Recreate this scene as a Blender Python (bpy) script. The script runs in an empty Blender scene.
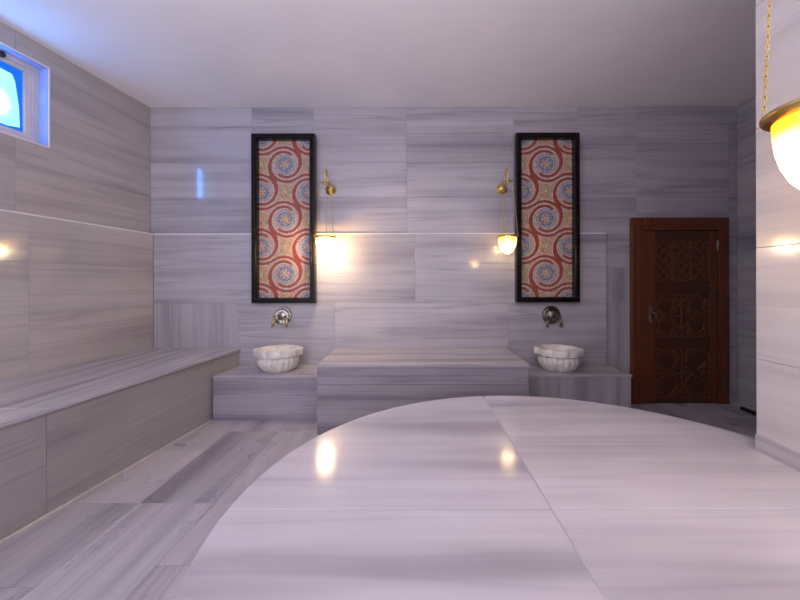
import bpy, bmesh, math, random
from mathutils import Vector, Matrix
random.seed(7)
C = bpy.context.scene.collection
PI = math.pi
# ------------------------------------------------------------------ camera
F, VX, VY, H = 360.0, 415.0, 282.0, 1.31
ROLL = math.radians(0.12)
cr, sr = math.cos(ROLL), math.sin(ROLL)
cam_d = bpy.data.cameras.new('camera'); cam = bpy.data.objects.new('camera', cam_d); C.objects.link(cam)
cam_d.sensor_width = 36; cam_d.sensor_fit = 'HORIZONTAL'; cam_d.lens = F / 800 * 36
cam_d.shift_x = -(VX - 400) / 800; cam_d.shift_y = (VY - 300) / 800
cam_d.clip_start = 0.02
right, up, back = Vector((cr, 0, -sr)), Vector((sr, 0, cr)), Vector((0, -1, 0))
cam.matrix_world = Matrix(((right.x, up.x, back.x, 0), (right.y, up.y, back.y, 0), (right.z, up.z, back.z, H), (0, 0, 0, 1)))
bpy.context.scene.camera = cam

def ray(px, py):
    return right * ((px - VX) / F) - up * ((py - VY) / F) + Vector((0, 1, 0))
def on_y(px, py, Y):                       # point of the sight line at room depth Y
    return Vector((0, 0, H)) + ray(px, py) * Y

# ------------------------------------------------------------------ materials
def new_mat(name):
    m = bpy.data.materials.new(name); m.use_nodes = True
    nt = m.node_tree; nt.nodes.clear()
    out = nt.nodes.new('ShaderNodeOutputMaterial'); b = nt.nodes.new('ShaderNodeBsdfPrincipled')
    nt.links.new(b.outputs[0], out.inputs[0])
    return m, nt, b
def ramp(nt, stops):
    r = nt.nodes.new('ShaderNodeValToRGB'); e = r.color_ramp.elements
    e[0].position, e[0].color = stops[0][0], (*stops[0][1], 1)
    e[1].position, e[1].color = stops[-1][0], (*stops[-1][1], 1)
    for p, c in stops[1:-1]:
        n = e.new(p); n.color = (*c, 1)
    return r
def mixc(nt, a, b, fac, mode='MIX'):
    m = nt.nodes.new('ShaderNodeMix'); m.data_type = 'RGBA'; m.blend_type = mode
    if isinstance(fac, float): m.inputs[0].default_value = fac
    else: nt.links.new(fac, m.inputs[0])
    for s, i in ((a, 6), (b, 7)):
        if isinstance(s, tuple): m.inputs[i].default_value = (*s, 1)
        else: nt.links.new(s, m.inputs[i])
    return m.outputs[2]
def marble(name, light, mid, dark, rough=0.16, streak=6.0, lowcon=False, soft=0.35, line=0.80):
    """vein bands run along UV.u (metres), tone per tile from the 'tone' attribute"""
    m, nt, b = new_mat(name)
    uv = nt.nodes.new('ShaderNodeUVMap'); uv.uv_map = 'UVMap'
    def noise(su, sv, detail, dist, rot=0.0):
        mp = nt.nodes.new('ShaderNodeMapping'); mp.inputs['Scale'].default_value = (su, sv, 1)
        mp.inputs['Rotation'].default_value = (0, 0, rot)
        nt.links.new(uv.outputs[0], mp.inputs[0])
        n = nt.nodes.new('ShaderNodeTexNoise'); n.inputs['Scale'].default_value = 1
        n.inputs['Detail'].default_value = detail; n.inputs['Roughness'].default_value = 0.55
        n.inputs['Distortion'].default_value = dist
        nt.links.new(mp.outputs[0], n.inputs['Vector']); return n.outputs[0]
    broad = noise(0.40, streak, 2.5, 0.06, 0.01)
    r1 = ramp(nt, [(0.3, dark), (0.42, mid), (0.56, light), (0.72, tuple(x * 0.97 for x in light))])
    nt.links.new(broad, r1.inputs[0])
    fine = noise(0.6, streak * 3.6, 3, 0.08, -0.015)
    r2 = ramp(nt, [(0.32, (0.70, 0.69, 0.71)), (0.5, (0.96, 0.96, 0.96)), (0.7, (1.07, 1.06, 1.06))])
    nt.links.new(fine, r2.inputs[0])
    c = mixc(nt, r1.outputs[0], r2.outputs[0], soft if not lowcon else soft * 0.5, 'MULTIPLY')
    vl = noise(0.22, streak * 1.7, 2.0, 0.08, 0.012)
    r4 = ramp(nt, [(0.425, (1, 1, 1)), (0.455, (line, line * .985, line * 1.01)), (0.475, (1, 1, 1)), (0.56, (1.0, 1.0, 1.0)), (0.585, (1 - (1 - line) * .6,) * 3), (0.60, (1.02, 1.02, 1.02))])
    nt.links.new(vl, r4.inputs[0]); c = mixc(nt, c, r4.outputs[0], 1.0, 'MULTIPLY')
    cloud = noise(2.2, 3.0, 3, 0.0)
    r3 = ramp(nt, [(0.3, (0.93, 0.93, 0.94)), (0.7, (1.04, 1.03, 1.03))]); nt.links.new(cloud, r3.inputs[0])
    c = mixc(nt, c, r3.outputs[0], 0.8, 'MULTIPLY')
    at = nt.nodes.new('ShaderNodeAttribute'); at.attribute_name = 'tone'
    c = mixc(nt, c, at.outputs['Color'], 1.0, 'MULTIPLY')
    nt.links.new(c, b.inputs['Base Color'])
    rr = nt.nodes.new('ShaderNodeMapRange'); rr.inputs[3].default_value = rough * 0.75; rr.inputs[4].default_value = rough * 1.3
    nt.links.new(cloud, rr.inputs[0]); nt.links.new(rr.outputs[0], b.inputs['Roughness'])
    bp = nt.nodes.new('ShaderNodeBump'); bp.inputs['Strength'].default_value = 0.02; bp.inputs['Distance'].default_value = 0.01
    nt.links.new(cloud, bp.inputs['Height']); nt.links.new(bp.outputs[0], b.inputs['Normal'])
    return m
def noisy(name, c1, c2, scale=20, rough=0.5, metal=0.0, bump=0.0, stretch=(1, 1, 1)):
    m, nt, b = new_mat(name)
    tc = nt.nodes.new('ShaderNodeTexCoord'); mp = nt.nodes.new('ShaderNodeMapping'); mp.inputs['Scale'].default_value = stretch
    n = nt.nodes.new('ShaderNodeTexNoise'); n.inputs['Scale'].default_value = scale; n.inputs['Detail'].default_value = 5
    nt.links.new(tc.outputs['Object'], mp.inputs[0]); nt.links.new(mp.outputs[0], n.inputs['Vector'])
    r = ramp(nt, [(0.3, c1), (0.7, c2)]); nt.links.new(n.outputs[0], r.inputs[0])
    nt.links.new(r.outputs[0], b.inputs['Base Color'])
    b.inputs['Roughness'].default_value = rough; b.inputs['Metallic'].default_value = metal
    if bump:
        bp = nt.nodes.new('ShaderNodeBump'); bp.inputs['Strength'].default_value = bump; bp.inputs['Distance'].default_value = 0.01
        nt.links.new(n.outputs[0], bp.inputs['Height']); nt.links.new(bp.outputs[0], b.inputs['Normal'])
    return m
M = {}
M['wall'] = marble('grey_banded_marble', (0.50, 0.475, 0.52), (0.435, 0.41, 0.455), (0.34, 0.315, 0.365), 0.09, 3.8)
M['left'] = marble('warm_grey_banded_marble', (0.47, 0.445, 0.44), (0.425, 0.40, 0.40), (0.345, 0.32, 0.325), 0.11, 4.0, soft=0.25, line=0.88)
M['bench'] = marble('bench_marble', (0.50, 0.475, 0.51), (0.41, 0.385, 0.42), (0.30, 0.275, 0.315), 0.22, 7.0)
M['floor'] = marble('floor_marble', (0.47, 0.445, 0.485), (0.39, 0.365, 0.41), (0.27, 0.245, 0.29), 0.28, 4.0, soft=0.3, line=0.84)
M['slab'] = marble('pale_slab_marble', (0.59, 0.565, 0.605), (0.51, 0.485, 0.525), (0.37, 0.345, 0.38), 0.115, 2.8, soft=0.3, line=0.93)
[n for n in M['slab'].node_tree.nodes if n.type == 'BSDF_PRINCIPLED'][0].inputs['Specular IOR Level'].default_value = 0.28
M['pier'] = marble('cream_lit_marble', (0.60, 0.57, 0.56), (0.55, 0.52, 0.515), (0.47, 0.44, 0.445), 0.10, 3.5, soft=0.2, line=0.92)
M['grout'] = noisy('grout', (0.34, 0.32, 0.33), (0.40, 0.38, 0.39), 40, 0.8)
M['pale_edge'] = noisy('polished_marble_edge', (0.74, 0.71, 0.74), (0.82, 0.79, 0.82), 12, 0.25)
M['caulk'] = noisy('pale_caulk', (0.55, 0.5, 0.46), (0.65, 0.6, 0.56), 30, 0.6)
M['paint'] = noisy('ceiling_paint', (0.87, 0.855, 0.885), (0.90, 0.885, 0.91), 3, 0.75)
M['basin'] = noisy('weathered_white_marble', (0.62, 0.57, 0.54), (0.84, 0.81, 0.78), 14, 0.3, 0, 0.12)
M['black'] = noisy('black_lacquered_wood', (0.006, 0.005, 0.006), (0.014, 0.012, 0.012), 30, 0.22)
[n for n in M['black'].node_tree.nodes if n.type == 'BSDF_PRINCIPLED'][0].inputs['Specular IOR Level'].default_value = 0.22
M['gold'] = noisy('aged_brass', (0.66, 0.44, 0.12), (0.90, 0.66, 0.24), 25, 0.3, 1.0)
M['bronze'] = noisy('dark_bronze', (0.10, 0.08, 0.06), (0.35, 0.31, 0.27), 40, 0.32, 1.0, 0.4)
M['chrome'] = noisy('worn_chrome', (0.30, 0.28, 0.27), (0.58, 0.55, 0.53), 30, 0.22, 1.0, 0.15)
M['olive_brass'] = noisy('olive_brass', (0.30, 0.25, 0.10), (0.55, 0.48, 0.26), 30, 0.28, 1.0)
M['wood'] = noisy('red_brown_wood', (0.078, 0.018, 0.006), (0.165, 0.042, 0.013), 9, 0.38, 0, 0.08, (9, 9, 0.7))
M['wood_dark'] = noisy('dark_carved_wood', (0.045, 0.013, 0.005), (0.085, 0.023, 0.009), 12, 0.42, 0, 0.1, (0.8, 6, 7))
M['wood_relief'] = noisy('carved_relief_wood', (0.095, 0.026, 0.009), (0.15, 0.042, 0.014), 20, 0.4)
M['frame_white'] = noisy('white_window_paint', (0.60, 0.55, 0.55), (0.70, 0.64, 0.62), 14, 0.45)
M['rubber'] = noisy('black_rubber', (0.006, 0.006, 0.008), (0.014, 0.014, 0.016), 30, 0.5)

def mosaic_mat():
    m, nt, b = new_mat('glass_mosaic')
    at = nt.nodes.new('ShaderNodeAttribute'); at.attribute_name = 'tessera'
    nt.links.new(at.outputs['Color'], b.inputs['Base Color'])
    b.inputs['Roughness'].default_value = 0.35
    return m
M['mosaic'] = mosaic_mat()

def glass_shade(name, col, top, trans):
    m, nt, b = new_mat(name); nt.nodes.remove(b)
    out = [n for n in nt.nodes if n.type == 'OUTPUT_MATERIAL'][0]
    tc = nt.nodes.new('ShaderNodeTexCoord'); sep = nt.nodes.new('ShaderNodeSeparateXYZ')
    nt.links.new(tc.outputs['Generated'], sep.inputs[0])
    r = ramp(nt, [(0.42, col), (0.80, top)]); nt.links.new(sep.outputs[2], r.inputs[0])
    tl = nt.nodes.new('ShaderNodeBsdfTranslucent'); nt.links.new(r.outputs[0], tl.inputs[0])
    tp = nt.nodes.new('ShaderNodeBsdfTransparent'); nt.links.new(r.outputs[0], tp.inputs[0])
    gl = nt.nodes.new('ShaderNodeBsdfGlossy'); gl.inputs['Roughness'].default_value = 0.12
    m1 = nt.nodes.new('ShaderNodeMixShader'); m1.inputs[0].default_value = trans
    nt.links.new(tl.outputs[0], m1.inputs[1]); nt.links.new(tp.outputs[0], m1.inputs[2])
    m2 = nt.nodes.new('ShaderNodeMixShader'); m2.inputs[0].default_value = 0.05
    nt.links.new(m1.outputs[0], m2.inputs[1]); nt.links.new(gl.outputs[0], m2.inputs[2])
    nt.links.new(m2.outputs[0], out.inputs[0])
    return m
M['shade'] = glass_shade('frosted_amber_glass', (1.0, 0.93, 0.78), (1.0, 0.66, 0.18), 0.45)
def emit(name, col, s):
    m, nt, b = new_mat(name)
    b.inputs['Base Color'].default_value = (*col, 1)
    b.inputs['Emission Color'].default_value = (*col, 1); b.inputs['Emission Strength'].default_value = s
    return m
M['bulb'] = emit('warm_bulb', (1.0, 0.80, 0.50), 12)
M['shade_clear'] = glass_shade('ribbed_cream_glass', (.95, .86, .66), (.85, .62, .30), 0.6)
M['shade_amber'] = glass_shade('amber_topped_glass', (1.0, .90, .72), (.50, .20, .015), 0.30)

def pane_mat():
    m, nt, b = new_mat('backlit_blue_film_glass')
    tc = nt.nodes.new('ShaderNodeTexCoord')
    v = nt.nodes.new('ShaderNodeTexVoronoi'); v.inputs['Scale'].default_value = 7
    nt.links.new(tc.outputs['Object'], v.inputs['Vector'])
    r = ramp(nt, [(0.0, (0.28, 0.80, 1.0)), (1.0, (0.45, 0.93, 0.92))]); nt.links.new(v.outputs['Color'], r.inputs[0])
    gr = nt.nodes.new('ShaderNodeTexGradient'); gr.gradient_type = 'SPHERICAL'
    mp = nt.nodes.new('ShaderNodeMapping'); mp.inputs['Location'].default_value = (0, 0.50, 0.08); mp.inputs['Scale'].default_value = (3.0, 3.0, 3.0)
    mp.vector_type = 'POINT'
    mp.inputs['Location'].default_value = (-.06, -.6, .18)
    nt.links.new(tc.outputs['Object'], mp.inputs[0]); nt.links.new(mp.outputs[0], gr.inputs[0])
    r2 = ramp(nt, [(0.58, (0, 0, 0)), (0.82, (1, 1, 1))]); nt.links.new(gr.outputs['Fac'], r2.inputs[0])
    c = mixc(nt, r.outputs[0], (1.3, 1.35, 1.4), r2.outputs[0])
    nt.links.new(c, b.inputs['Emission Color']); b.inputs['Emission Strength'].default_value = 1.25
    b.inputs['Base Color'].default_value = (0.1, 0.3, 0.5, 1); b.inputs['Roughness'].default_value = 0.1
    return m
M['pane'] = pane_mat()
M['film'] = emit('deep_blue_film', (0.0, 0.11, 0.52), 1.0)
M['reveal'] = noisy('blue_lit_reveal_marble', (0.30, 0.40, 0.74), (0.38, 0.48, 0.82), 8, 0.2)  # blue light from the window is put into this base colour

# ------------------------------------------------------------------ mesh helpers
class MB:
    """collects faces with UVs, tone and material index; build() links ONE mesh object"""
    def __init__(s): s.v, s.f, s.uv, s.tone, s.mi = [], [], [], [], []
    def face(s, pts, uvs=None, tone=(1, 1, 1), mi=0):
        i = len(s.v); s.v += [tuple(p) for p in pts]; s.f.append(tuple(range(i, i + len(pts))))
        s.uv.append(uvs or [(0, 0)] * len(pts)); s.tone.append(tone); s.mi.append(mi)
    def build(s, name, mats, parent=None, smooth=False, merge=True):
        me = bpy.data.meshes.new(name); me.from_pydata(s.v, [], s.f)
        ul = me.uv_layers.new(name='UVMap'); ca = me.color_attributes.new('tone', 'FLOAT_COLOR', 'CORNER')
        ul = me.uv_layers['UVMap']; ca = me.color_attributes['tone']
        k = 0
        for p, uv, t, mi in zip(me.polygons, s.uv, s.tone, s.mi):
            p.material_index = mi; p.use_smooth = smooth
            for c in uv:
                ul.data[k].uv = c; ca.data[k].color = (*t, 1); k += 1
        for m in (mats if isinstance(mats, (list, tuple)) else [mats]): me.materials.append(m)
        if merge:
            bm = bmesh.new(); bm.from_mesh(me); bmesh.ops.remove_doubles(bm, verts=bm.verts, dist=1e-5); bm.to_mesh(me); bm.free()
        o = bpy.data.objects.new(name, me); C.objects.link(o); o.parent = parent
        return o
def rtone(a=0.90, b=1.05, warm=0.0):
    t = random.uniform(a, b); w = random.uniform(-0.012, 0.012) + warm
    return (t * (1 + w), t, t * (1 - w))
def tile(mb, O, U, V, N, u0, u1, v0, v1, vein='u', tone=None, mi=0, gap=0.0012, edges=(1, 1, 1, 1), uvo=None, bev=0.0016, depth=0.003):
    """a tile on the plane O + uU + vV; N faces the room; edges=(left,right,bottom,top) get a joint"""
    tone = tone or rtone(); uvo = uvo or (random.uniform(0, 40), random.uniform(0, 40))
    a0, a1 = u0 + gap * edges[0], u1 - gap * edges[1]; b0, b1 = v0 + gap * edges[2], v1 - gap * edges[3]
    def P(u, v, d=0): return O + U * u + V * v - N * d
    def T(u, v): return ((u if vein == 'u' else v) + uvo[0], (v if vein == 'u' else u) + uvo[1])
    i0, i1, j0, j1 = a0 + bev * edges[0], a1 - bev * edges[1], b0 + bev * edges[2], b1 - bev * edges[3]
    inner = [(i0, j0), (i1, j0), (i1, j1), (i0, j1)]; outer = [(a0, b0), (a1, b0), (a1, b1), (a0, b1)]
    flip = U.cross(V).dot(N) < 0
    def put(pts, q):
        t = [T(*x) for x in q]
        if flip: pts, t = pts[::-1], t[::-1]
        mb.face(pts, t, tone, mi)
    put([P(*q) for q in inner], inner)
    for k in range(4):
        l = (k + 1) % 4
        if (edges[2], edges[1], edges[3], edges[0])[k]:
            put([P(*outer[k], 0.0012), P(*outer[l], 0.0012), P(*inner[l]), P(*inner[k])], [outer[k], outer[l], inner[l], inner[k]])
            put([P(*outer[k], depth), P(*outer[l], depth), P(*outer[l], 0.0012), P(*outer[k], 0.0012)], [outer[k], outer[l], outer[l], outer[k]])
def quad_backing(mb, O, U, V, N, u0, u1, v0, v1, d, mi):
    pts = [O + U * u + V * v - N * d for u, v in ((u0, v0), (u1, v0), (u1, v1), (u0, v1))]
    if U.cross(V).dot(N) < 0: pts = pts[::-1]
    mb.face(pts, mi=mi)
def cut(rect, hole):
    """rect minus hole -> pieces with flags of which sides are true tile edges"""
    u0, u1, v0, v1 = rect; a0, a1, b0, b1 = hole
    if u1 <= a0 or u0 >= a1 or v1 <= b0 or v0 >= b1: return [(rect, (1, 1, 1, 1))]
    out = []
    if v0 < b0: out.append(((u0, u1, v0, b0), (1, 1, 1, 0)))
    if v1 > b1: out.append(((u0, u1, b1, v1), (1, 1, 0, 1)))
    m0, m1 = max(v0, b0), min(v1, b1)
    if u0 < a0: out.append(((u0, a0, m0, m1), (1, 0, int(v0 >= b0), int(v1 <= b1))))
    if u1 > a1: out.append(((a1, u1, m0, m1), (0, 1, int(v0 >= b0), int(v1 <= b1))))
    return out
X3, Y3, Z3 = Vector((1, 0, 0)), Vector((0, 1, 0)), Vector((0, 0, 1))

def bm_obj(name, bm, mat, parent=None, smooth=False, vein='x', tone=(1, 1, 1), off=None, angle=None):
    """bmesh -> object with metre-scale box UVs (veins along world vein axis) and tone"""
    bmesh.ops.recalc_face_normals(bm, faces=bm.faces)
    me = bpy.data.meshes.new(name); bm.to_mesh(me); bm.free()
    ul = me.uv_layers.new(name='UVMap'); ca = me.color_attributes.new('tone', 'FLOAT_COLOR', 'CORNER')
    ul = me.uv_layers['UVMap']; ca = me.color_attributes['tone']
    off = off or (random.uniform(0, 30), random.uniform(0, 30))
    for p in me.polygons:
        p.use_smooth = smooth; n = p.normal; ax = max(range(3), key=lambda i: abs(n[i]))
        for li in p.loop_indices:
            c = me.vertices[me.loops[li].vertex_index].co
            if ax == 2: u, v = c.x, c.y
            elif ax == 1: u, v = c.x, c.z
            else: u, v = c.y, c.z
            if vein == 'v' or (vein == 'y' and ax == 2): u, v = v, u
            ul.data[li].uv = (u + off[0], v + off[1]); ca.data[li].color = (*tone, 1)
    for m in (mat if isinstance(mat, (list, tuple)) else [mat]): me.materials.append(m)
    if angle is not None: me.set_sharp_from_angle(angle=angle)
    o = bpy.data.objects.new(name, me); C.objects.link(o); o.parent = parent
    return o
def prism(bm, poly, z0, z1, bev=0.0, seg=1):
    vs0 = [bm.verts.new((x, y, z0)) for x, y in poly]; vs1 = [bm.verts.new((x, y, z1)) for x, y in poly]
    n = len(poly); fs = [bm.faces.new(vs0[::-1]), bm.faces.new(vs1)]
    for i in range(n): fs.append(bm.faces.new((vs0[i], vs0[(i + 1) % n], vs1[(i + 1) % n], vs1[i])))
    if bev:
        es = [e for e in fs[1].edges]
        bmesh.ops.bevel(bm, geom=es, offset=bev, segments=seg, affect='EDGES', profile=0.5)
def box(bm, x0, x1, y0, y1, z0, z1, bev=0.0):
    r = bmesh.ops.create_cube(bm, size=1, matrix=Matrix.Translation(((x0 + x1) / 2, (y0 + y1) / 2, (z0 + z1) / 2)) @ Matrix.Diagonal((x1 - x0, y1 - y0, z1 - z0, 1)))
    if bev:
        es = {e for v in r['verts'] for e in v.link_edges}
        bmesh.ops.bevel(bm, geom=list(es), offset=bev, segments=2, affect='EDGES', profile=0.5)
def tube(bm, pts, r, n=8, closed=False):
    pts = [Vector(p) for p in pts]; rings = []; m = len(pts)
    rad = r if isinstance(r, (list, tuple)) else [r] * m
    prev = None
    for i, p in enumerate(pts):
        if closed: t = pts[(i + 1) % m] - pts[i - 1]
        else: t = pts[min(i + 1, m - 1)] - pts[max(i - 1, 0)]
        t.normalize()
        if prev is None:
            a = t.cross(Vector((0, 0, 1)))
            if a.length < 0.1: a = t.cross(Vector((1, 0, 0)))
        else: a = prev - t * prev.dot(t)
        a.normalize(); prev = a; b = t.cross(a)
        rings.append([bm.verts.new(p + (a * math.cos(2 * PI * k / n) + b * math.sin(2 * PI * k / n)) * rad[i]) for k in range(n)])
    for i in range(m if closed else m - 1):
        A, B = rings[i], rings[(i + 1) % m]
        for k in range(n): bm.faces.new((A[k], A[(k + 1) % n], B[(k + 1) % n], B[k]))
    if not closed: bm.faces.new(rings[0][::-1]); bm.faces.new(rings[-1])
def lathe(bm, prof, n=32, M4=Matrix.Identity(4), mod=None, cap=True):
    rings = []
    for j, (r, z) in enumerate(prof):
        ring = []
        for k in range(n):
            a = 2 * PI * k / n; q = r * (mod(a, j) if mod else 1)
            ring.append(bm.verts.new(M4 @ Vector((q * math.cos(a), q * math.sin(a), z))))
        rings.append(ring)
    for A, B in zip(rings, rings[1:]):
        for k in range(n): bm.faces.new((A[k], A[(k + 1) % n], B[(k + 1) % n], B[k]))
    if cap: bm.faces.new(rings[0][::-1]); bm.faces.new(rings[-1])
def thing(name, label, cat, loc=(0, 0, 0), rz=0, group=None):
    o = bpy.data.objects.new(name, None); C.objects.link(o); o.empty_display_size = 0.1
    o.location = loc; o.rotation_euler = (0, 0, rz); o['label'] = label; o['category'] = cat
    if group: o['group'] = group
    return o
def struct(o): o['kind'] = 'structure'; return o
def copy_tree(o, parent=None):
    c = o.copy(); C.objects.link(c); c.parent = parent
    for ch in list(o.children): copy_tree(ch, c)
    return c

# ------------------------------------------------------------------ room shell
D = 3.87                       # face of the lower marble cladding on the back wall
DW = 3.90                      # face of the upper wall
ZC = 3.205                     # ceiling
YF = -0.7                      # how far the side walls run towards and past the viewpoint
sw, sd = F / DW, F / D
def wx(px): return (px - VX) / sw
def wz(py): return H - (py - VY) / sw
def dx(px): return (px - VX) / sd
def dz(py): return H - (py - VY) / sd
LDIR = Vector((0.1056, 1, 0)).normalized()
XL0 = wx(150.5)                # upper left wall meets back wall here
def left_x(Y, inset=0.0): return XL0 + 0.1056 * (Y - DW) + inset
XR = wx(737)                   # wall of the door recess
PX, PY = 1.434, 1.515          # corner of the right-hand pier
LEDGE = (wz(233) + dz(233)) / 2

# back wall, upper
mb = MB(); O = Vector((0, DW, 0))
quad_backing(mb, O, X3, Z3, -Y3, XL0 - 0.1, XR + 0.05, -.02, ZC + .02, 0.003, 1)
cols = [wx(v) for v in (150.5, 252, 313.8, 407, 513.8, 577.8, 636.8)]; cols[0] = XL0
rows = [LEDGE - 0.01, wz(197.5), wz(162), wz(126), ZC]
for i in range(len(cols) - 1):
    for j in range(4):
        if j == 0 and i == 5: continue
        tile(mb, O, X3, Z3, -Y3, cols[i], cols[i + 1], rows[j], rows[j + 1])
tile(mb, O, X3, Z3, -Y3, wx(577.8), wx(636.8), rows[0], rows[1])
for r0, r1, vn in ((0, wz(303), 'v'), (wz(303), wz(268), 'v'), (wz(268), rows[0], 'u')):
    tile(mb, O, X3, Z3, -Y3, dx(600), wx(636.8), r0, r1, vn, tone=rtone(0.9, 0.96))
for a, b, c, d in ((636.8, 729, rows[1] - 0.4, rows[1]), (636.8, 729, rows[1], rows[2]), (636.8, 729, rows[2], rows[3]), (729, 737, rows[1], rows[2]), (729, 737, rows[2], rows[3]), (636.8, 737, rows[3], ZC), (729, 737, rows[1] - 0.4, rows[1]), (729, 737, 0.8, rows[1] - 0.4), (729, 737, 0, 0.8)):
    tile(mb, O, X3, Z3, -Y3, wx(a), wx(b), c, d, tone=rtone(0.86, 0.98))
quad_backing(mb, Vector((0, DW + 0.12, 0)), X3, Z3, Y3, XL0 - 0.1, XR + 0.05, 0, ZC, 0, 1)
struct(mb.build('wall_back', [M['wall'], M['grout']]))

# back wall, lower cladding standing 3 cm proud, with a polished top ledge
mb = MB(); O = Vector((0, D, 0)); xe = dx(606.5); xs = left_x(D, 0.058)
mid = dz(303)
quad_backing(mb, O, X3, Z3, -Y3, xs, xe, 0, LEDGE, 0.003, 1)
c1 = [xs, dx(252), dx(314), dx(415), dx(516), xe]
for a, b in zip(c1, c1[1:]): tile(mb, O, X3, Z3, -Y3, a, b, mid, LEDGE - 0.017)
c2 = [xs, dx(238), dx(334.5), dx(508.5), xe]
for k, (a, b) in enumerate(zip(c2, c2[1:])): tile(mb, O, X3, Z3, -Y3, a, b, 0.35, mid, 'v' if k == 0 else 'u')
tile(mb, O, X3, Z3, -Y3, xs, xe, LEDGE - 0.017, LEDGE, mi=2, tone=(1, 1, 1))
mb.face([(xs, D, LEDGE), (xe, D, LEDGE), (xe, DW, LEDGE), (xs, DW, LEDGE)], mi=2)
mb.face([(xe, D, 0), (xe, DW, 0), (xe, DW, LEDGE), (xe, D, LEDGE)], mi=2)
struct(mb.build('trim_1', [M['wall'], M['grout'], M['pale_edge']]))

# left wall, upper, with the window opening
NL = Vector((LDIR.y, -LDIR.x, 0))
OL = Vector((left_x(0), 0, 0)); UL = LDIR / LDIR.y          # parameter = room depth Y
WIN = (1.95, 2.915, 2.412, 3.043)                             # opening Y0,Y1,Z0,Z1
mb = MB()
for rc, _ in cut((YF, DW + .05, -.02, ZC + .02), WIN): quad_backing(mb, OL, UL, Z3, NL, *rc, 0.003, 1)
yj = [YF, 0.0, 1.35, 2.70, DW]
for a, b in zip(yj, yj[1:]):
    for j in range(4):
        uvo = (random.uniform(0, 40), random.uniform(0, 40)); tn = rtone(0.95, 1.05)
        for rc, ed in cut((a, b, rows[j], rows[j + 1]), WIN):
            tile(mb, OL, UL, Z3, NL, *rc, edges=ed, uvo=uvo, tone=tn)
quad_backing(mb, OL - NL * 0.25, UL, Z3, -NL, YF, DW, 0, WIN[2], 0, 1)
struct(mb.build('wall_left', [M['left'], M['grout']]))
# left wall lower cladding
mb = MB(); OD = OL + Vector((0.058, 0, 0))
quad_backing(mb, OD, UL, Z3, NL, YF, D, 0, LEDGE, 0.003, 1)
lr = [0.35, dz(304.5), dz(267.5), LEDGE - 0.017]
lj = [YF, -0.1, 1.3, 2.735, D]
for a, b in zip(lj, lj[1:]):
    for j in range(3): tile(mb, OD, UL, Z3, NL, a, b, lr[j], lr[j + 1], tone=rtone(0.99, 1.07))
tile(mb, OD, UL, Z3, NL, YF, D, LEDGE - 0.017, LEDGE, mi=2, tone=(1, 1, 1))
mb.face([OD + UL * YF + Z3 * LEDGE, OD + UL * D + Z3 * LEDGE, OL + UL * DW + Z3 * LEDGE, OL + UL * YF + Z3 * LEDGE], mi=2)
struct(mb.build('trim_2', [M['left'], M['grout'], M['pale_edge']]))

# wall of the recess behind the pier, and the pier itself
mb = MB(); O = Vector((XR, 0, 0))
quad_backing(mb, O, Y3, Z3, -X3, PY, DW + .05, -.02, ZC + .02, 0.003, 1)
zs = [0, 0.42, 0.82, 1.22, 1.6, rows[1], rows[2], rows[3], ZC]
for j in range(8):
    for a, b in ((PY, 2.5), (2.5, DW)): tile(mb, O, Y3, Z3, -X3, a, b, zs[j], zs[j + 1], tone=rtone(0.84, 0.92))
struct(mb.build('wall_right', [M['wall'], M['grout']]))
mb = MB(); O = Vector((PX, 0, 0))
quad_backing(mb, O, Y3, Z3, -X3, YF, PY - 0.003, 0, ZC, 0.003, 1)
pz = [0.665, 0.985, 1.45, 1.95, 2.46, 2.9, ZC]
for j in range(6):
    st = 0.5 if j % 2 else 0.1
    for a, b in ((YF, st), (st, PY)): tile(mb, O, Y3, Z3, -X3, a, b, pz[j], pz[j + 1], tone=rtone(0.97, 1.05), bev=0.001)
O2 = Vector((0, PY, 0))
quad_backing(mb, O2, X3, Z3, Y3, PX + 0.003, XR, 0, ZC, 0.003, 1)
for j in range(6):
    for a, b in ((PX, 2.5), (2.5, XR)): tile(mb, O2, X3, Z3, Y3, a, b, pz[j], pz[j + 1], tone=rtone(1.0, 1.06), bev=0.001)
struct(mb.build('wall_pier', [M['pier'], M['grout']]))
bm = bmesh.new(); box(bm, PX - 0.002, PX + 0.05, YF, PY + 0.002, 0.601, 0.668)
struct(bm_obj('baseboard_right', bm, M['bench'], tone=(0.92, 0.92, 0.94)))

# ceiling
bm = bmesh.new(); prism(bm, [(left_x(YF) - 0.3, YF), (XR + 0.1, YF), (XR + 0.1, DW + 0.1), (XL0 - 0.3, DW + 0.1)], ZC, ZC + 0.15)
struct(bm_obj('ceiling', bm, M['paint']))
# floor
mb = MB(); O = Vector((0, 0, 0))
quad_backing(mb, O, X3, Y3, Z3, -3.6, XR + 0.1, YF, DW + 0.05, 0.003, 1)
fx = [-3.6, -2.08, -1.64, -1.20, -0.76, -0.32, 0.12, 0.56, 1.0, 1.44, 1.88, 2.32, 2.76, XR + 0.05]
joints = {1: (2.82, 2.14, 1.55, 0.6), 2: (3.165, 2.14, 1.1), 3: (3.165, 1.67, 0.6), 4: (3.3, 2.4, 1.2), 10: (3.3, 2.0), 11: (2.75, 1.7), 12: (3.45, 2.3)}
for i in range(len(fx) - 1):
    ys = sorted([YF, DW] + list(joints.get(i, (3.0, 1.8, 0.6))))
    for a, b in zip(ys, ys[1:]): tile(mb, O, X3, Y3, Z3, fx[i], fx[i + 1], a, b, 'v', tone=rtone(0.88, 1.1))
struct(mb.build('floor', [M['floor'], M['grout']]))

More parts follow.
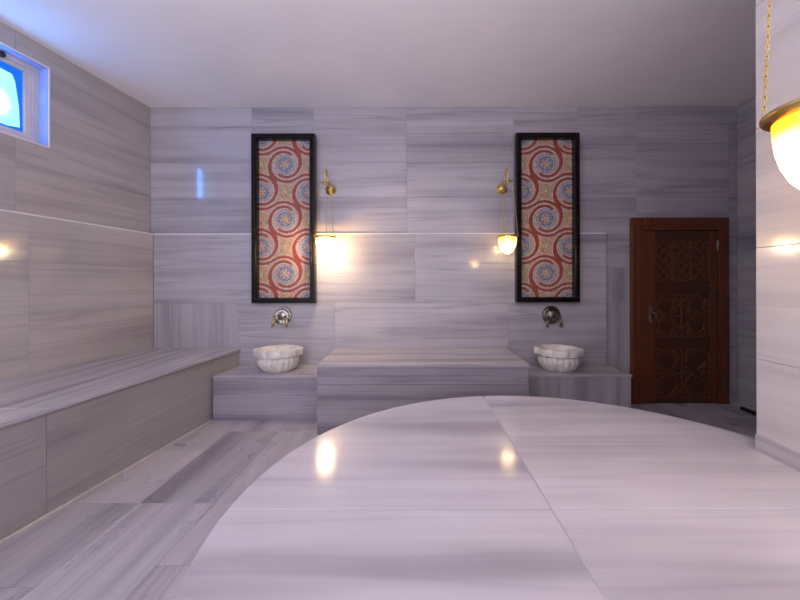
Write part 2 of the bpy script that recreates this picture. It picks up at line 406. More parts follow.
# ------------------------------------------------------------------ window 1
RC = 0.085                                                    # how deep the sash sits
wroot = struct(bpy.data.objects.new('window_1', None)); C.objects.link(wroot)
def WL(Y, z, d): return OL + UL * Y + Z3 * z - NL * d
def wbox(mb, y0, y1, z0, z1, d0, d1, mi=0):
    P = [WL(y, z, d) for d in (d0, d1) for y, z in ((y0, z0), (y1, z0), (y1, z1), (y0, z1))]
    for q in ((0, 1, 2, 3), (7, 6, 5, 4), (0, 4, 5, 1), (1, 5, 6, 2), (2, 6, 7, 3), (3, 7, 4, 0)): mb.face([P[k] for k in q], mi=mi)
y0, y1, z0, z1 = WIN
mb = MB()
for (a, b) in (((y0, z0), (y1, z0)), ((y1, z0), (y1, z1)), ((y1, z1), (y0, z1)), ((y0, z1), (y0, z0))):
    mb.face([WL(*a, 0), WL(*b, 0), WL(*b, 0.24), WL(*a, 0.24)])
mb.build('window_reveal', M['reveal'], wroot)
mb = MB(); fe = 0.012                                         # thin pale edging round the opening, on the wall face
for r in ((y0 - fe, y1 + fe, z1, z1 + fe), (y0 - fe, y1 + fe, z0 - fe, z0), (y1, y1 + fe, z0, z1), (y0 - fe, y0, z0, z1)): wbox(mb, *r, -0.006, 0.01)
mb.build('window_edging', M['pale_edge'], wroot)
mb = MB()
for r in ((y0, y1, z1 - 0.035, z1), (y0, y1, z0, z0 + 0.045), (y1 - 0.04, y1, z0 + 0.045, z1 - 0.035), (y0, y0 + 0.04, z0 + 0.045, z1 - 0.035)): wbox(mb, *r, RC, RC + 0.06)
i0, i1, j0, j1 = y0 + 0.042, y1 - 0.042, z0 + 0.047, z1 - 0.037
for r in ((i0, i1, j1 - 0.03, j1), (i0, i1, j0, j0 + 0.03), (i1 - 0.045, i1, j0 + 0.03, j1 - 0.03), (i0, i0 + 0.045, j0 + 0.03, j1 - 0.03)): wbox(mb, *r, RC + 0.008, RC + 0.05)
wf = mb.build('window_frame', M['frame_white'], wroot)
g0, g1, h0, h1 = i0 + 0.043, i1 - 0.043, j0 + 0.028, j1 - 0.028
gc = WL((g0 + g1) / 2, (h0 + h1) / 2, RC + 0.034)
# deep blue film round the edge, its torn inner outline irregular
outl = [(g0, h0), (g1, h0), (g1, h1), (g0, h1)]
inn = [(g0 + 0.03, h0 + 0.03), (g0 + 0.3, h0 + 0.045), (g1 - 0.10, h0 + 0.022), (g1 - 0.02, h0 + 0.04), (g1 - 0.026, h0 + 0.2), (g1 - 0.05, h1 - 0.11), (g1 - 0.07, h1 - 0.06), (g0 + 0.4, h1 - 0.035), (g0 + 0.03, h1 - 0.03)]
bm = bmesh.new()
ov = [bm.verts.new(WL(*p, RC + 0.03)) for p in outl]; iv = [bm.verts.new(WL(*p, RC + 0.03)) for p in inn]
es = [bm.edges.new((ov[k], ov[(k + 1) % 4])) for k in range(4)] + [bm.edges.new((iv[k], iv[(k + 1) % len(iv)])) for k in range(len(iv))]
bmesh.ops.triangle_fill(bm, edges=es, use_beauty=True)
pane_film = bm_obj('film_edge', bm, M['film'])
mb = MB()
mb.face([WL(*p, RC + 0.034) - gc for p in outl])
pn = mb.build('pane', M['pane'], wroot); pn.location = gc
pane_film.parent = wroot
bm = bmesh.new(); kp = WL(2.67, z1 - 0.03, RC)
lathe(bm, [(0.022, 0), (0.022, 0.016), (0.010, 0.022)], 12, Matrix.Translation(kp) @ Matrix.Rotation(PI / 2, 4, 'Y'))
bm_obj('window_latch', bm, M['rubber'], wroot)

# ------------------------------------------------------------------ door 1
droot = struct(bpy.data.objects.new('door_1', None)); C.objects.link(droot)
_a, _b = on_y(632.2, 217.6, DW - .055), on_y(729.3, 217.6, DW - .055); X0, X1 = _a.x, _b.x; ZT = _a.z; fw = 0.135
fr = bmesh.new()
yb = DW - 0.001
for (a, b, c, d) in ((X0, X0 + fw, 0, ZT), (X1 - fw * 0.82, X1, 0, ZT), (X0 + fw, X1 - fw * 0.82, ZT - fw, ZT)):
    box(fr, a, b, yb - 0.055, yb, c, d, 0.006)
box(fr, X0 + fw * 0.45, X0 + fw * 0.62, yb - 0.062, yb - 0.05, 0, ZT - fw * 0.5, 0.003)
box(fr, X0 + fw * 0.45, X1 - fw * 0.4, yb - 0.062, yb - 0.05, ZT - fw * 0.62, ZT - fw * 0.45, 0.003)
bm_obj('door_frame', fr, M['wood'], droot)
LX0, LX1, LZ1 = X0 + fw + 0.004, X1 - fw * 0.82 - 0.004, ZT - fw - 0.005
leaf = bmesh.new(); fy = yb - 0.028
box(leaf, LX0, LX1, fy, yb - 0.002, 0.012, LZ1, 0.003)
lo = bm_obj('door_leaf', leaf, M['wood'], droot)
SX0, SX1 = wx(652), wx(707)
st = bmesh.new()
box(st, LX0, SX0, fy - 0.014, fy, 0.012, LZ1, 0.004); box(st, SX1, LX1, fy - 0.014, fy, 0.012, LZ1, 0.004)
bm_obj('stile', st, M['wood'], lo)
rl = bmesh.new()
for a, b in ((240.5, 230.5), (294.5, 283), (347.5, 338), (404, 398)): box(rl, SX0, SX1, fy - 0.012, fy, max(0.012, wz(a)), min(LZ1, wz(b)), 0.004)
bm_obj('rail', rl, M['wood_dark'], lo)
def seg_clip(p, q, x0, x1, z0, z1):
    (ax, az), (bx_, bz) = p, q; t0, t1 = 0.0, 1.0; ddx, ddz = bx_ - ax, bz - az
    for pp, qq in ((-ddx, ax - x0), (ddx, x1 - ax), (-ddz, az - z0), (ddz, z1 - az)):
        if abs(pp) < 1e-9:
            if qq < 0: return None
        else:
            t = qq / pp
            if pp < 0: t0 = max(t0, t)
            else: t1 = min(t1, t)
    if t0 >= t1: return None
    return (ax + ddx * t0, az + ddz * t0), (ax + ddx * t1, az + ddz * t1)
def strip(bm, p, q, w, y0_, y1_):
    a, b = Vector((p[0], 0, p[1])), Vector((q[0], 0, q[1])); L = (b - a).length
    if L < 0.008: return
    t = (b - a) / L; n = Vector((-t.z, 0, t.x)) * (w / 2)
    def V(v, y, s=1): return bm.verts.new((v.x, y, v.z))
    lo_ = [V(a - n, y1_), V(b - n, y1_), V(b + n, y1_), V(a + n, y1_)]; n2 = n * 0.45
    hi = [V(a - n2, y0_), V(b - n2, y0_), V(b + n2, y0_), V(a + n2, y0_)]
    bm.faces.new(hi)
    for k in range(4): bm.faces.new((lo_[k], lo_[(k + 1) % 4], hi[(k + 1) % 4], hi[k]))
def carved(za, zb, style):
    bm = bmesh.new(); x0, x1, z0_, z1_ = SX0 + 0.006, SX1 - 0.006, za + 0.004, zb - 0.004
    ya, yb2 = fy - 0.009, fy + 0.0005
    ground = bmesh.new(); box(ground, x0, x1, fy - 0.002, fy + 0.002, z0_, z1_)
    for p, q in (((x0, z0_), (x1, z0_)), ((x1, z0_), (x1, z1_)), ((x1, z1_), (x0, z1_)), ((x0, z1_), (x0, z0_))): strip(bm, p, q, 0.02, fy - 0.012, yb2)
    w, h = x1 - x0, z1_ - z0_; segs = []
    if style == 0:                                            # diamonds and hourglasses, three across and two high
        nx, nz = 3, 2
        for i in range(nx):
            for j in range(nz):
                a, b = x0 + w * i / nx, z0_ + h * j / nz; c, d = a + w / nx, b + h / nz; mx, mz = (a + c) / 2, (b + d) / 2
                segs += [((a, b), (c, d)), ((a, d), (c, b)), ((mx, b), (c, mz)), ((c, mz), (mx, d)), ((mx, d), (a, mz)), ((a, mz), (mx, b)), ((a, b), (c, b)), ((a, b), (a, d))]
    else:                                                     # interlaced ten and twelve pointed stars
        n = 12 if style == 2 else 10
        for i, cxx in enumerate((x0 + w * 0.22, x0 + w * 0.78)):
            for czz in (z0_ + h * 0.25, z0_ + h * 0.75):
                R = min(w, h) * 0.27
                for k in range(n):
                    a1, a2 = 2 * PI * k / n, 2 * PI * (k + 3) / n
                    segs.append(((cxx + R * math.cos(a1), czz + R * math.sin(a1)), (cxx + R * math.cos(a2), czz + R * math.sin(a2))))
        segs += [((x0 + w / 2, z0_), (x0 + w / 2, z1_)), ((x0, z0_ + h / 2), (x1, z0_ + h / 2)), ((x0 + w * .35, z0_), (x1, z1_ - h * .2)), ((x1 - w * .35, z1_), (x0, z0_ + h * .2)), ((x0 + w * .35, z1_), (x1, z0_ + h * .2)), ((x1 - w * .35, z0_), (x0, z1_ - h * .2))]
    for p, q in segs:
        r = seg_clip(p, q, x0, x1, z0_, z1_)
        if r: strip(bm, *r, 0.024, ya, yb2)
    cp = bm_obj('carved_panel', ground, M['wood_dark'], lo)
    return bm_obj('relief', bm, M['wood_relief'], lo)
carved(wz(282.5), wz(241), 0); carved(wz(337.5), wz(295), 1); carved(wz(397.5), wz(348), 2)
hz = wz(314.5); hx = wx(648)
bm = bmesh.new(); box(bm, hx - 0.022, hx + 0.018, fy - 0.022, fy - 0.014, hz - 0.085, hz + 0.085, 0.005)
tube(bm, [(hx, fy - 0.02, hz + 0.02), (hx, fy - 0.05, hz + 0.02), (hx + 0.012, fy - 0.055, hz + 0.018), (hx + 0.03, fy - 0.055, hz + 0.0), (hx + 0.03, fy - 0.055, hz - 0.06)], [0.009, 0.009, 0.009, 0.008, 0.006], 8)
bm_obj('door_handle', bm, M['chrome'], lo)
for py in (246.5, 295):
    bm = bmesh.new(); zc = wz(py); xh = LX1 + 0.0; tube(bm, [(xh, fy - 0.02, zc - 0.055), (xh, fy - 0.02, zc + 0.055)], 0.008, 8)
    box(bm, xh - 0.012, xh + 0.012, fy - 0.016, fy - 0.012, zc - 0.04, zc + 0.04)
    bm_obj('hinge', bm, M['chrome'] if py < 250 else M['rubber'], droot)

# ------------------------------------------------------------------ benches and ledges
def fxl(Y): return -1.89 + 0.10 * (Y - D)                     # front face of the left-hand bench
ZB = 0.605; YE = D - 0.0015
b1 = thing('marble_bench', 'long grey marble bench running along the left wall under the small window', 'bench', (fxl(1.5), 1.5, 0))
def loc(poly, o): return [(x - o.location.x, y - o.location.y) for x, y in poly]
bj = 2.024
for a, b in ((YF, bj - 0.0015), (bj + 0.0015, YE)):
    bm = bmesh.new(); prism(bm, loc([(left_x(a, 0.059), a), (fxl(a), a), (fxl(b), b), (left_x(b, 0.059), b)], b1), 0.0, ZB - 0.026)
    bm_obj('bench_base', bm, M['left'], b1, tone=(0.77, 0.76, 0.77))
for a, b in ((YF, bj - 0.001), (bj + 0.001, YE)):
    bm = bmesh.new(); prism(bm, loc([(left_x(a, 0.059), a), (fxl(a) + 0.014, a), (fxl(b) + 0.014, b), (left_x(b, 0.059), b)], b1), ZB - 0.026, ZB, 0.004)
    bm_obj('seat_slab', bm, M['bench'], b1, vein='y', tone=(0.98, 0.98, 0.99))
bm = bmesh.new(); a, b = YF, 3.42
prism(bm, loc([(fxl(a) - 0.002, a), (fxl(a) + 0.012, a), (fxl(b) + 0.012, b), (fxl(b) - 0.002, b)], b1), 0.0005, 0.010)
bm_obj('caulk_bead', bm, M['caulk'], b1)

CX0, CX1, CY = -0.842, 0.972, 3.09
b2 = thing('marble_bench', 'low grey marble bench against the back wall between the two basins', 'bench', ((CX0 + CX1) / 2, 3.5, 0))
ox, oy = b2.location.x, b2.location.y
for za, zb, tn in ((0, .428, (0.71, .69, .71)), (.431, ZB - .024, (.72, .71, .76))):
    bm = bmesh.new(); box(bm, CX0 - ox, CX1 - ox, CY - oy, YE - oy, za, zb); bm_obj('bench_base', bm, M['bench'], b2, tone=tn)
bm = bmesh.new(); prism(bm, [(CX0 - .006 - ox, CY - .012 - oy), (CX1 + .006 - ox, CY - .012 - oy), (CX1 + .006 - ox, YE - oy), (CX0 - .006 - ox, YE - oy)], ZB - 0.024, ZB, 0.005)
bm_obj('seat_slab', bm, M['bench'], b2, tone=(1.0, 0.99, 0.98))

ZS, SY = 0.425, 3.42
s1 = thing('basin_ledge', 'low grey marble ledge under the left-hand basin, between the two benches', 'ledge', (-1.38, 3.6, 0))
lx = fxl(SY) + 0.0155; lxb = fxl(YE) + 0.0155
bm = bmesh.new(); prism(bm, loc([(fxl(SY) + .014, SY), (CX0 - .008, SY), (CX0 - .008, YE), (fxl(YE) + .014, YE)], s1), 0, ZS - 0.022)
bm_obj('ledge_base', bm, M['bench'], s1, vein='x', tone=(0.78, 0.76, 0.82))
bm = bmesh.new(); prism(bm, loc([(lx, SY - .01), (CX0 - .008, SY - .01), (CX0 - .008, YE), (lxb, YE)], s1), ZS - 0.022, ZS, 0.004)
bm_obj('ledge_top', bm, M['wall'], s1, tone=(0.95, 0.94, 0.95))
RX1 = 2.05
s2 = thing('basin_ledge', 'low grey marble ledge under the right-hand basin, beside the wooden door', 'ledge', (1.5, 3.6, 0))
jx = (586 - VX) / F * SY
for a, b in ((CX1 + 0.008, jx - 0.0015), (jx + 0.0015, RX1)):
    bm = bmesh.new(); prism(bm, loc([(a, SY), (b, SY), (b, YE), (a, YE)], s2), 0, ZS - 0.02)
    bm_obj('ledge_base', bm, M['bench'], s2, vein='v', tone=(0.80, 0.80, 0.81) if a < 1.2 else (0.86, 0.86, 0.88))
bm = bmesh.new(); prism(bm, loc([(CX1 + .008, SY - .01), (RX1 + .008, SY - .01), (RX1 + .008, YE), (CX1 + .008, YE)], s2), ZS - 0.02, ZS, 0.004)
bm_obj('ledge_top', bm, M['bench'], s2, tone=(0.9, 0.9, 0.9))

# ------------------------------------------------------------------ the big round heated slab
ZN = 0.60; R = 1.122; NX, NY = 0.535, 1.122
nv = thing('heated_stone_platform', 'huge round pale marble platform in front with joints dividing its polished top', 'platform', (NX, NY, 0))
def outline(r, pad=0.0035):
    # circle clipped where the pier stands in it
    ax, ay = PX - pad - NX, PY + pad - NY
    t0 = math.asin(ay / r); t1 = -math.acos(ax / r)
    pts = [(ax, r * math.sin(t1)), (ax, ay)]
    n = 150; span = (2 * PI + t1) - t0
    for k in range(n): a = t0 + span * k / (n - 1); pts.append((r * math.cos(a), r * math.sin(a)))
    pts.pop()
    return pts
JX, JY = 0.426 - NX, 1.125 - NY
def clip(poly, axis, lim, keep_low):
    out = []; n = len(poly)
    for i in range(n):
        p, q = poly[i], poly[(i + 1) % n]
        ip = (p[axis] <= lim) == keep_low; iq = (q[axis] <= lim) == keep_low
        if ip: out.append(p)
        if ip != iq:
            t = (lim - p[axis]) / (q[axis] - p[axis]); out.append((p[0] + (q[0] - p[0]) * t, p[1] + (q[1] - p[1]) * t))
    return out
bm = bmesh.new(); full = outline(R); g = 0.0016
bml = []
for ix in (0, 1):
    for iy in (0, 1):
        q = clip(clip(full, 0, JX + (g if ix else -g), not ix), 1, JY + (0.0003 if iy else -0.0003), not iy)
        prism(bm, q, ZN - 0.035, ZN, 0.0035, 2)
top = bm_obj('top_slab', bm, M['slab'], nv)
# each quarter gets its own vein offset
me = top.data; ul = me.uv_layers[0]; ca = me.color_attributes['tone']
offs = {(0, 0): (1.3, 4.1, .985), (0, 1): (7.7, 12.2, .99), (1, 0): (3.1, 21.4, 1.01), (1, 1): (15.2, 8.8, 1.0)}
for p in me.polygons:
    c = p.center; k = offs[(int(c.x > JX), int(c.y > JY))]
    for li in p.loop_indices:
        u = ul.data[li].uv; ul.data[li].uv = (u[0] + k[0], u[1] + k[1]); ca.data[li].color = (k[2], k[2] * .995, k[2], 1)
bm = bmesh.new(); prism(bm, outline(R - 0.04), 0.0, ZN - 0.035)
bm_obj('drum', bm, M['bench'], nv, tone=(0.9, 0.9, 0.92))
bm = bmesh.new(); prism(bm, outline(R - 0.03), ZN - 0.034, ZN - 0.004)
bm_obj('joint_bed', bm, M['slab'], nv)

# ------------------------------------------------------------------ carved basins
def make_basin():
    bm = bmesh.new(); n = 192
    prof = [(.02, 0), (.145, 0), (.155, .012), (.180, .045), (.196, .085), (.197, .115), (.186, .138), (.187, .143),
            (.205, .146), (.214, .152), (.216, .208), (.212, .216), (.198, .218), (.170, .2165), (.160, .205), (.145, .13), (.10, .075), (.02, .06)]
    def mod(a, j):
        if 1 <= j <= 7:
            amp = (0.015, .04, .07, .075, .065, .025, .0)[j - 1]
            return 1 + amp * (abs(math.cos(10 * a)) ** 0.6 - 0.6)
        if 8 <= j <= 14:
            k = 1.0 if j <= 12 else 0.75
            lob = 0.105 * max(0, math.cos(4 * a)) ** 0.7 * (1 if abs(math.sin(a)) < .5 else .35) - 0.045 * max(0, -math.cos(8 * a + 0.0)) ** 2
            return 1 + k * lob
        return 1
    lathe(bm, prof, n, mod=mod)
    return bm
k1 = bm_obj('carved_basin', make_basin(), M['basin'], None, True, angle=math.radians(50))
k1.location = (-1.385, 3.652, ZS + .0005); k1.rotation_euler = (0, 0, math.radians(10))
k1['label'] = 'fluted white marble basin with lobed rim on the left-hand ledge, below the chrome tap plate'; k1['category'] = 'basin'; k1['group'] = 'fluted marble basins'
k2 = k1.copy(); C.objects.link(k2); k2.location = (1.455, 3.652, ZS + .0005); k2.rotation_euler = (0, 0, math.radians(-14))
k2['label'] = 'fluted white marble basin with lobed rim on the right-hand ledge, nearer the wooden door'

# ------------------------------------------------------------------ tap plates
def tap_plate(name, label, x, z, m_plate, m_tap, domed):
    t = thing(name, label, 'tap', (x, D, z), 0, 'wall taps above the basins')
    W = Matrix.Rotation(PI / 2, 4, 'X')                       # lathe axis towards the room (-y)
    bm = bmesh.new()
    if domed: prof = [(.098, .001), (.098, .012), (.092, .024), (.080, .030), (.074, .026), (.060, .046), (.040, .060), (.018, .066), (.004, .067)]
    else: prof = [(.098, .001), (.099, .014), (.092, .026), (.082, .026), (.076, .016), (.060, .012), (.040, .016), (.034, .026), (.016, .032), (.004, .033)]
    md = (lambda a, j: 1 + (0.045 * math.cos(12 * a) if 3 < j < 8 else 0.012 * math.cos(24 * a))) if domed else None
    lathe(bm, prof, 72, W, md); bm_obj('wall_plate', bm, m_plate, t, True, angle=math.radians(40))
    for s in (-1, 1):
        bm = bmesh.new()
        tube(bm, [(s * .055, -.012, -.045), (s * .06, -.06, -.045), (s * .066, -.085, -.052), (s * .072, -.095, -.075), (s * .074, -.095, -.112)], [.014, .014, .015, .013, .012], 12)
        lathe(bm, [(.016, -.118), (.018, -.112), (.016, -.104)], 14, Matrix.Translation((s * .074, -.095, 0)))
        sp = bm_obj('spout', bm, m_tap, t, True)
        bm = bmesh.new()
        tube(bm, [(s * .06, -.06, -.04), (s * .06, -.06, -.012)], .006, 8)
        tube(bm, [(s * .06 - .024, -.06, -.01), (s * .06, -.06, -.007), (s * .06 + .024, -.06, -.01)], [.007, .006, .007], 8)
        bm_obj('tap_handle', bm, m_tap, sp, True)
    return t
p = on_y(283, 315.5, D); tap_plate('wall_tap', 'round bright chrome tap plate with brass spouts under the left-hand mosaic', p.x, p.z, M['chrome'], M['olive_brass'], False)
p = on_y(551, 315, D); tap_plate('wall_tap', 'round dark bronze embossed tap plate under the right-hand mosaic', p.x, p.z, M['bronze'], M['bronze'], True)

# ------------------------------------------------------------------ framed mosaics
def mosaic_mesh(w, h):
    """tesserae laid as small faces, coloured by a running-spiral design; unit q = photo-scale centimetre"""
    q = w / 48.6; cell = 0.0062; nx, nz = int(round(w / cell)), int(round(h / cell)); cw, ch = w / nx, h / nz
    verts, faces, cols = [], [], []
    ax, az = 22.5, 25.6                                       # half lattice
    rng = random.Random(5)
    cream, peach, gold, pink = (.62, .46, .35), (.62, .34, .19), (.60, .45, .20), (.56, .39, .36)
    red, dred = (.40, .05, .022), (.26, .03, .018); blue, grey, dk = (.16, .19, .34), (.36, .36, .42), (.07, .08, .13)
    white = (.62, .55, .50)
    def colour(X, Z):
        best = None
        for i in range(-2, 3):
            for j in range(-6, 7):
                if (i + j) % 2: continue
                ddx, ddz = X - i * ax, Z - j * az
                d2 = ddx * ddx + ddz * ddz
                if best is None or d2 < best[0]: best = (d2, ddx, ddz)
        r = math.sqrt(best[0]); th = math.atan2(best[2], best[1])
        if r < 2.8: return peach if rng.random() < .6 else cream
        k_ = int((th + PI) / (2 * PI) * 60)
        if r < 4.2: return blue if (k_ // 5) % 2 else cream
        if r < 5.6: return grey if rng.random() < .7 else blue
        if r < 7.0: return (blue if (k_ // 2) % 2 else dk) if rng.random() < .7 else grey
        if r < 8.4: return grey if rng.random() < .65 else white
        if r < 9.2: return blue if rng.random() < .6 else grey
        if r < 9.7: return white
        d = 17.0
        if r < d + 2.2:
            nb = math.atan2(az, ax); bd = 99
            for a0, swp, drop in ((PI - nb, 4.5, 6.2), (-nb, 4.5, 6.2), (nb, 1.5, 4.2), (PI + nb, 1.5, 4.2)):
                for ph in (0, 2 * PI):
                    u = ((a0 - th) % (2 * PI)) + ph - 2 * PI * (0 if ph else 0)
                    if ph: u -= 4 * PI
                    # u<0: the short run back over the touching point
                    if -0.35 - 2 * PI < u < -2 * PI + 0: continue
                    if 0 <= u <= swp: bd = min(bd, abs(r - (d - drop * (u / swp))))
                e = (th - a0 + PI) % (2 * PI) - PI
                if 0 <= e < .3: bd = min(bd, abs(r - (d + e * 6)))
            if bd < 0.9: return red if rng.random() < .85 else dred
            if bd < 1.3: return dred
            if bd < 2.1: return white
            if r < d: return pink if rng.random() < .6 else (white if rng.random() < .6 else (.42, .20, .14))
        # filler between the spirals: gold flower on cream
        fx_, fz_ = (X / ax) % 2, (Z / az) % 2
        n = min(((X - i * ax) ** 2 + (Z - j * az) ** 2) for i in range(-3, 4) for j in range(-7, 8) if (i + j) % 2) ** .5
        a = math.atan2(Z, X)
        if n < 1.5: return white
        if n < 6.5 and rng.random() < .45: return (.20, .18, .14) if rng.random() < .4 else gold
        return peach if rng.random() < .55 else cream
    gapx, gapz = cw * .05, ch * .05
    for j in range(nz):
        for i in range(nx):
            x, z = -w / 2 + i * cw, -h / 2 + j * ch
            jx_, jz_ = rng.uniform(-.0004, .0004), rng.uniform(-.0004, .0004)
            k = len(verts); yj_ = rng.uniform(-.0004, .0004)
            verts += [(x + gapx + jx_, yj_, z + gapz + jz_), (x + cw - gapx + jx_, -yj_, z + gapz), (x + cw - gapx, yj_, z + ch - gapz + jz_), (x + gapx, -yj_, z + ch - gapz)]
            faces.append((k, k + 1, k + 2, k + 3))
            c = colour((x + cw / 2) / q, (z + ch / 2) / q); t = rng.uniform(.60, 1.35)
            t *= .95; cols.append((c[0] * t, c[1] * t * rng.uniform(.92, 1.08), c[2] * t * rng.uniform(.90, 1.10)))
    # grout bed
    k = len(verts); verts += [(-w / 2, .0012, -h / 2), (w / 2, .0012, -h / 2), (w / 2, .0012, h / 2), (-w / 2, .0012, h / 2)]
    faces.append((k, k + 1, k + 2, k + 3)); cols.append((.30, .24, .20))
    me = bpy.data.meshes.new('mosaic_panel'); me.from_pydata(verts, [], faces)
    ca = me.color_attributes.new('tessera', 'FLOAT_COLOR', 'CORNER')
    flat = []
    for c in cols: flat += [*c, 1.0] * 4
    ca.data.foreach_set('color', flat)
    me.materials.append(M['mosaic'])
    return me
FYP = 3.782
pa, pb = on_y(250.6, 133.0, FYP), on_y(314.6, 303.2, FYP)
FW, FH = (pb.x - pa.x), (pa.z - pb.z); IB = 0.056
def frame_bm(w, h):
    bm = bmesh.new()
    prof = [(0.0, 0.0), (0.0, 0.076), (0.004, 0.084), (0.016, 0.084), (0.021, 0.076), (0.028, 0.076), (0.033, 0.086), (0.044, 0.086), (0.049, 0.078), (IB, 0.072), (IB, 0.006), (IB - .02, 0.0)]
    loops = []
    for ins, dp in prof:
        a, b = w / 2 - ins, h / 2 - ins
        loops.append([bm.verts.new((x, -dp, z)) for x, z in ((-a, -b), (a, -b), (a, b), (-a, b))])
    loops.append(loops[0])
    for A, B in zip(loops, loops[1:]):
        for k in range(4): bm.faces.new((A[k], A[(k + 1) % 4], B[(k + 1) % 4], B[k]))
    return bm
mo1 = thing('framed_mosaic', 'tall black-framed mosaic of red and blue spirals above the chrome tap, left of two', 'wall mosaic', ((pa.x + pb.x) / 2, D - .002, (pa.z + pb.z) / 2), 0, 'framed spiral mosaics')
bm_obj('picture_frame', frame_bm(FW, FH), M['black'], mo1)
mp = bpy.data.objects.new('mosaic_panel', mosaic_mesh(FW - 2 * IB, FH - 2 * IB)); C.objects.link(mp); mp.parent = mo1; mp.location = (0, -.012, 0)
bm = bmesh.new(); box(bm, -FW / 2 + .02, FW / 2 - .02, -.006, 0, -FH / 2 + .02, FH / 2 - .02); bm_obj('back_board', bm, M['black'], mo1)
mo2 = copy_tree(mo1); qa, qb = on_y(516.6, 131.6, FYP), on_y(580.5, 303.0, FYP)
mo2.location = ((qa.x + qb.x) / 2, D - .002, (qa.z + qb.z) / 2)
mo2['label'] = 'tall black-framed mosaic of red and blue spirals above the dark bronze tap, nearer the door'

# ------------------------------------------------------------------ hanging oil-lamp style wall lights
def make_lamp(label, loc_, rz, watts, crown=.05, ph=PI / 2 + .12, scale=1.0, shade='shade', bulb='bulb'):
    t = thing('wall_lamp', label, 'lamp', loc_, rz, 'hanging brass wall lamps'); t.scale = (scale,) * 3
    W = Matrix.Rotation(PI / 2, 4, 'X')
    bm = bmesh.new(); lathe(bm, [(.056, .001), (.058, .008), (.052, .018), (.046, .020), (.040, .034), (.026, .046), (.010, .052), (.003, .053)], 32, W, lambda a, j: 1 + (.03 * math.cos(12 * a) if 1 < j < 5 else 0))
    bm_obj('wall_rosette', bm, M['gold'], t, True, angle=math.radians(50))
    bm = bmesh.new()
    P = [(0, -.04, 0), (0, -.085, -.012), (0, -.12, .015), (0, -.135, .06), (0, -.155, .115), (0, -.195, .152), (0, -.235, .143), (0, -.255, .105), (0, -.25, .055), (0, -.243, .03)]
    pts = []
    for i in range(len(P) - 1):                               # Catmull-Rom
        p0, p1, p2, p3 = (Vector(P[max(0, min(len(P) - 1, i + k))]) for k in (-1, 0, 1, 2))
        for s in range(5):
            u = s / 5; pts.append(.5 * ((2 * p1) + (p2 - p0) * u + (2 * p0 - 5 * p1 + 4 * p2 - p3) * u * u + (3 * p1 - p0 - 3 * p2 + p3) * u ** 3))
    pts.append(Vector(P[-1])); tube(bm, pts, [.0085 - .0035 * i / len(pts) for i in range(len(pts))], 8)
    tube(bm, [(0, -.10, -.006), (0, -.115, -.035), (0, -.10, -.052), (0, -.082, -.042), (0, -.09, -.028)], [.006, .006, .005, .005, .004], 8)
    bm_obj('bracket_arm', bm, M['gold'], t, True)
    LY, LZ = -.243, .02
    bm = bmesh.new(); lathe(bm, [(.004, .012), (.009, .008), (.011, 0), (.009, -.016), (.005, -.026), (.002, -.03)], 16, Matrix.Translation((0, LY, LZ)))
    tube(bm, [(crown * math.cos(q), LY + crown * math.sin(q), LZ - .01) for q in [2 * PI * k / 28 for k in range(28)]], .0045, 6, True)
    for k in range(3):
        a = 2 * PI * k / 3 + ph; tube(bm, [(0, LY, LZ - .004), (crown * math.cos(a), LY + crown * math.sin(a), LZ - .01)], .0035, 6)
    tube(bm, [(.008 * math.cos(a), LY, LZ + .014 + .008 * math.sin(a)) for a in [2 * PI * k / 12 for k in range(12)]], .0022, 6, True)
    bm_obj('crown', bm, M['gold'], t, True, angle=math.radians(50))
    RZ, RR = -.545, .105
    bm = bmesh.new(); lathe(bm, [(.088, RZ - .012), (.100, RZ - .008), (.110, RZ - .002), (.112, RZ + .004), (.108, RZ + .009), (.092, RZ + .008), (.089, RZ + .004)], 48, Matrix.Translation((0, LY, 0)), cap=False)
    bm.faces.ensure_lookup_table(); bm_obj('shade_rim', bm, M['gold'], t, True)
    bm = bmesh.new(); hgt = .185
    prof = [(.091, RZ + .004), (.092, RZ - .012), (.091, RZ - .035), (.087, RZ - .07), (.078, RZ - .105), (.063, RZ - .138), (.043, RZ - .162), (.020, RZ - .176), (.004, RZ - .180)]
    lathe(bm, prof, 64, Matrix.Translation((0, LY, 0)), lambda a, j: 1 + (.012 * math.cos(20 * a) if 1 < j < 7 else 0), cap=False)
    bm_obj('glass_bowl', bm, M[shade], t, True)
    bm = bmesh.new(); lathe(bm, [(.0885, RZ + .002), (.0885, RZ + .006), (.03, RZ + .012), (.012, RZ + .012)], 32, Matrix.Translation((0, LY, 0)), cap=False); bm_obj('added_light_cap', bm, M['gold'], t, True)  # cap added over the bowl to hold back light on the wall above
    bm = bmesh.new(); lathe(bm, [(.003, RZ - .176), (.010, RZ - .182), (.008, RZ - .19), (.003, RZ - .20)], 12, Matrix.Translation((0, LY, 0))); bm_obj('finial', bm, M['gold'], t, True)
    for k in range(3):
        a = 2 * PI * k / 3 + ph
        A = Vector((crown * math.cos(a), LY + crown * math.sin(a), LZ - .014)); B = Vector((.104 * math.cos(a), LY + .104 * math.sin(a), RZ + .006))
        bm = bmesh.new(); n = 48; ax_ = (B - A).normalized(); s1_ = ax_.cross(Vector((math.sin(a), -math.cos(a), 0.01))).normalized(); s2_ = ax_.cross(s1_)
        for i in range(n):
            c = A + (B - A) * ((i + .5) / n); sd_ = s1_ if i % 2 else s2_; ln = (B - A).length / n
            tube(bm, [c + ax_ * (ln * .72 * math.cos(q)) + sd_ * (.0034 * math.sin(q)) for q in [2 * PI * j / 10 for j in range(8)]], .0013, 4, True)
        bm_obj('chain', bm, M['gold'], t, True)
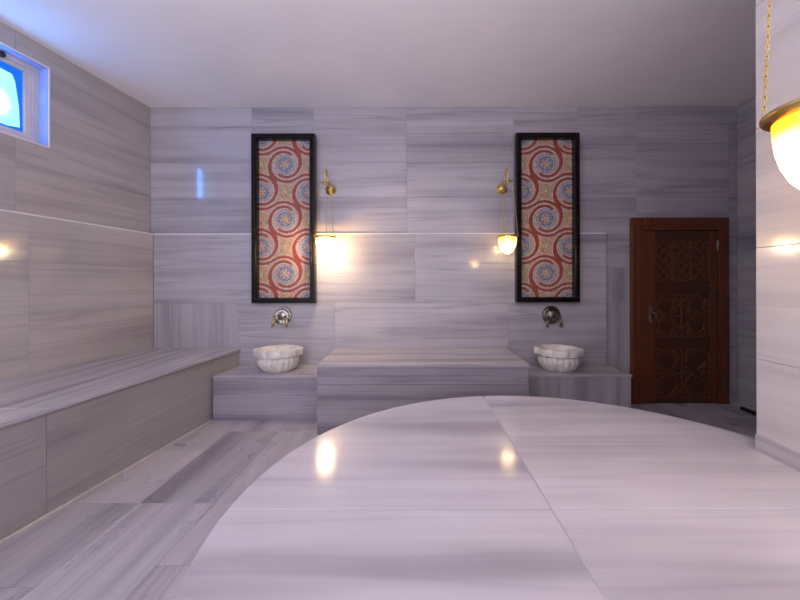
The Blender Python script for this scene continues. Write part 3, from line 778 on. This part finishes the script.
    bm = bmesh.new(); lathe(bm, [(.002, RZ - .125), (.014, RZ - .120), (.024, RZ - .105), (.028, RZ - .088), (.025, RZ - .07), (.015, RZ - .05), (.012, RZ - .03), (.002, RZ - .028)], 20, Matrix.Translation((0, LY, 0)))
    bm_obj('bulb', bm, M[bulb], t, True)
    ld = bpy.data.lights.new('lamp_light', 'POINT'); ld.energy = watts; ld.color = (1.0, .82, .58); ld.shadow_soft_size = .05
    lo_ = bpy.data.objects.new('lamp_light', ld); C.objects.link(lo_); lo_.parent = t; lo_.location = (0, LY, RZ - .09)
    return t
p = on_y(329, 190, DW); make_lamp('hanging brass lamp glowing brightest, beside the left-hand mosaic', (p.x + .02, DW, p.z), 0, 60)
p = on_y(500, 189, DW); make_lamp('hanging brass lamp with clear bulb showing, beside the right-hand mosaic', (p.x + .018, DW, p.z), 0, 5, shade='shade_clear')
make_lamp('large brass lamp with amber-topped bowl hanging from the pier, cut by the photo edge', (PX, .968, 2.468), -PI / 2, 36, .083, math.atan2(.758, -.652) + PI / 2 + .15, 1.28, 'shade_amber')

# ------------------------------------------------------------------ black bar on the floor by the recess wall
bm = bmesh.new(); box(bm, -.02, .02, -.14, .14, .0, .03, .005)
fb = bm_obj('floor_bar', bm, M['rubber']); fb.location = (3.335, 3.54, .0005)
fb['label'] = 'short black bar lying on the floor at the recess wall by the wooden door'; fb['category'] = 'bar'

# ------------------------------------------------------------------ light
w = bpy.data.worlds.new('world'); bpy.context.scene.world = w; w.use_nodes = True
bg = w.node_tree.nodes['Background']; bg.inputs[0].default_value = (.83, .775, .90, 1); bg.inputs[1].default_value = 2.1
# daylight coming in at the small window
wl = bpy.data.lights.new('window_light', 'AREA'); wl.shape = 'RECTANGLE'; wl.size = .12; wl.size_y = .42; wl.energy = 5; wl.color = (.05, .28, 1.0)
wo = bpy.data.objects.new('window_light', wl); C.objects.link(wo)
wo.location = WL(2.58, (h0 + h1) / 2, RC + .02); wo.rotation_euler = NL.to_track_quat('-Z', 'Z').to_euler()
wo.rotation_euler = (-NL).to_track_quat('Z', 'Y').to_euler()
# unseen fill light added behind the viewpoint to brighten the ceiling
ud = bpy.data.lights.new('ceiling_fill', 'AREA'); ud.size = 1.2; ud.energy = 48; ud.color = (.95, .90, 1.0)
uo = bpy.data.objects.new('ceiling_fill', ud); C.objects.link(uo); uo.location = (-.5, -.1, 1.95)
uo.rotation_euler = (PI, 0, 0)
vs = bpy.context.scene.view_settings; vs.view_transform = 'Standard'; vs.look = 'None'; vs.exposure = 0.0; vs.gamma = 1.0
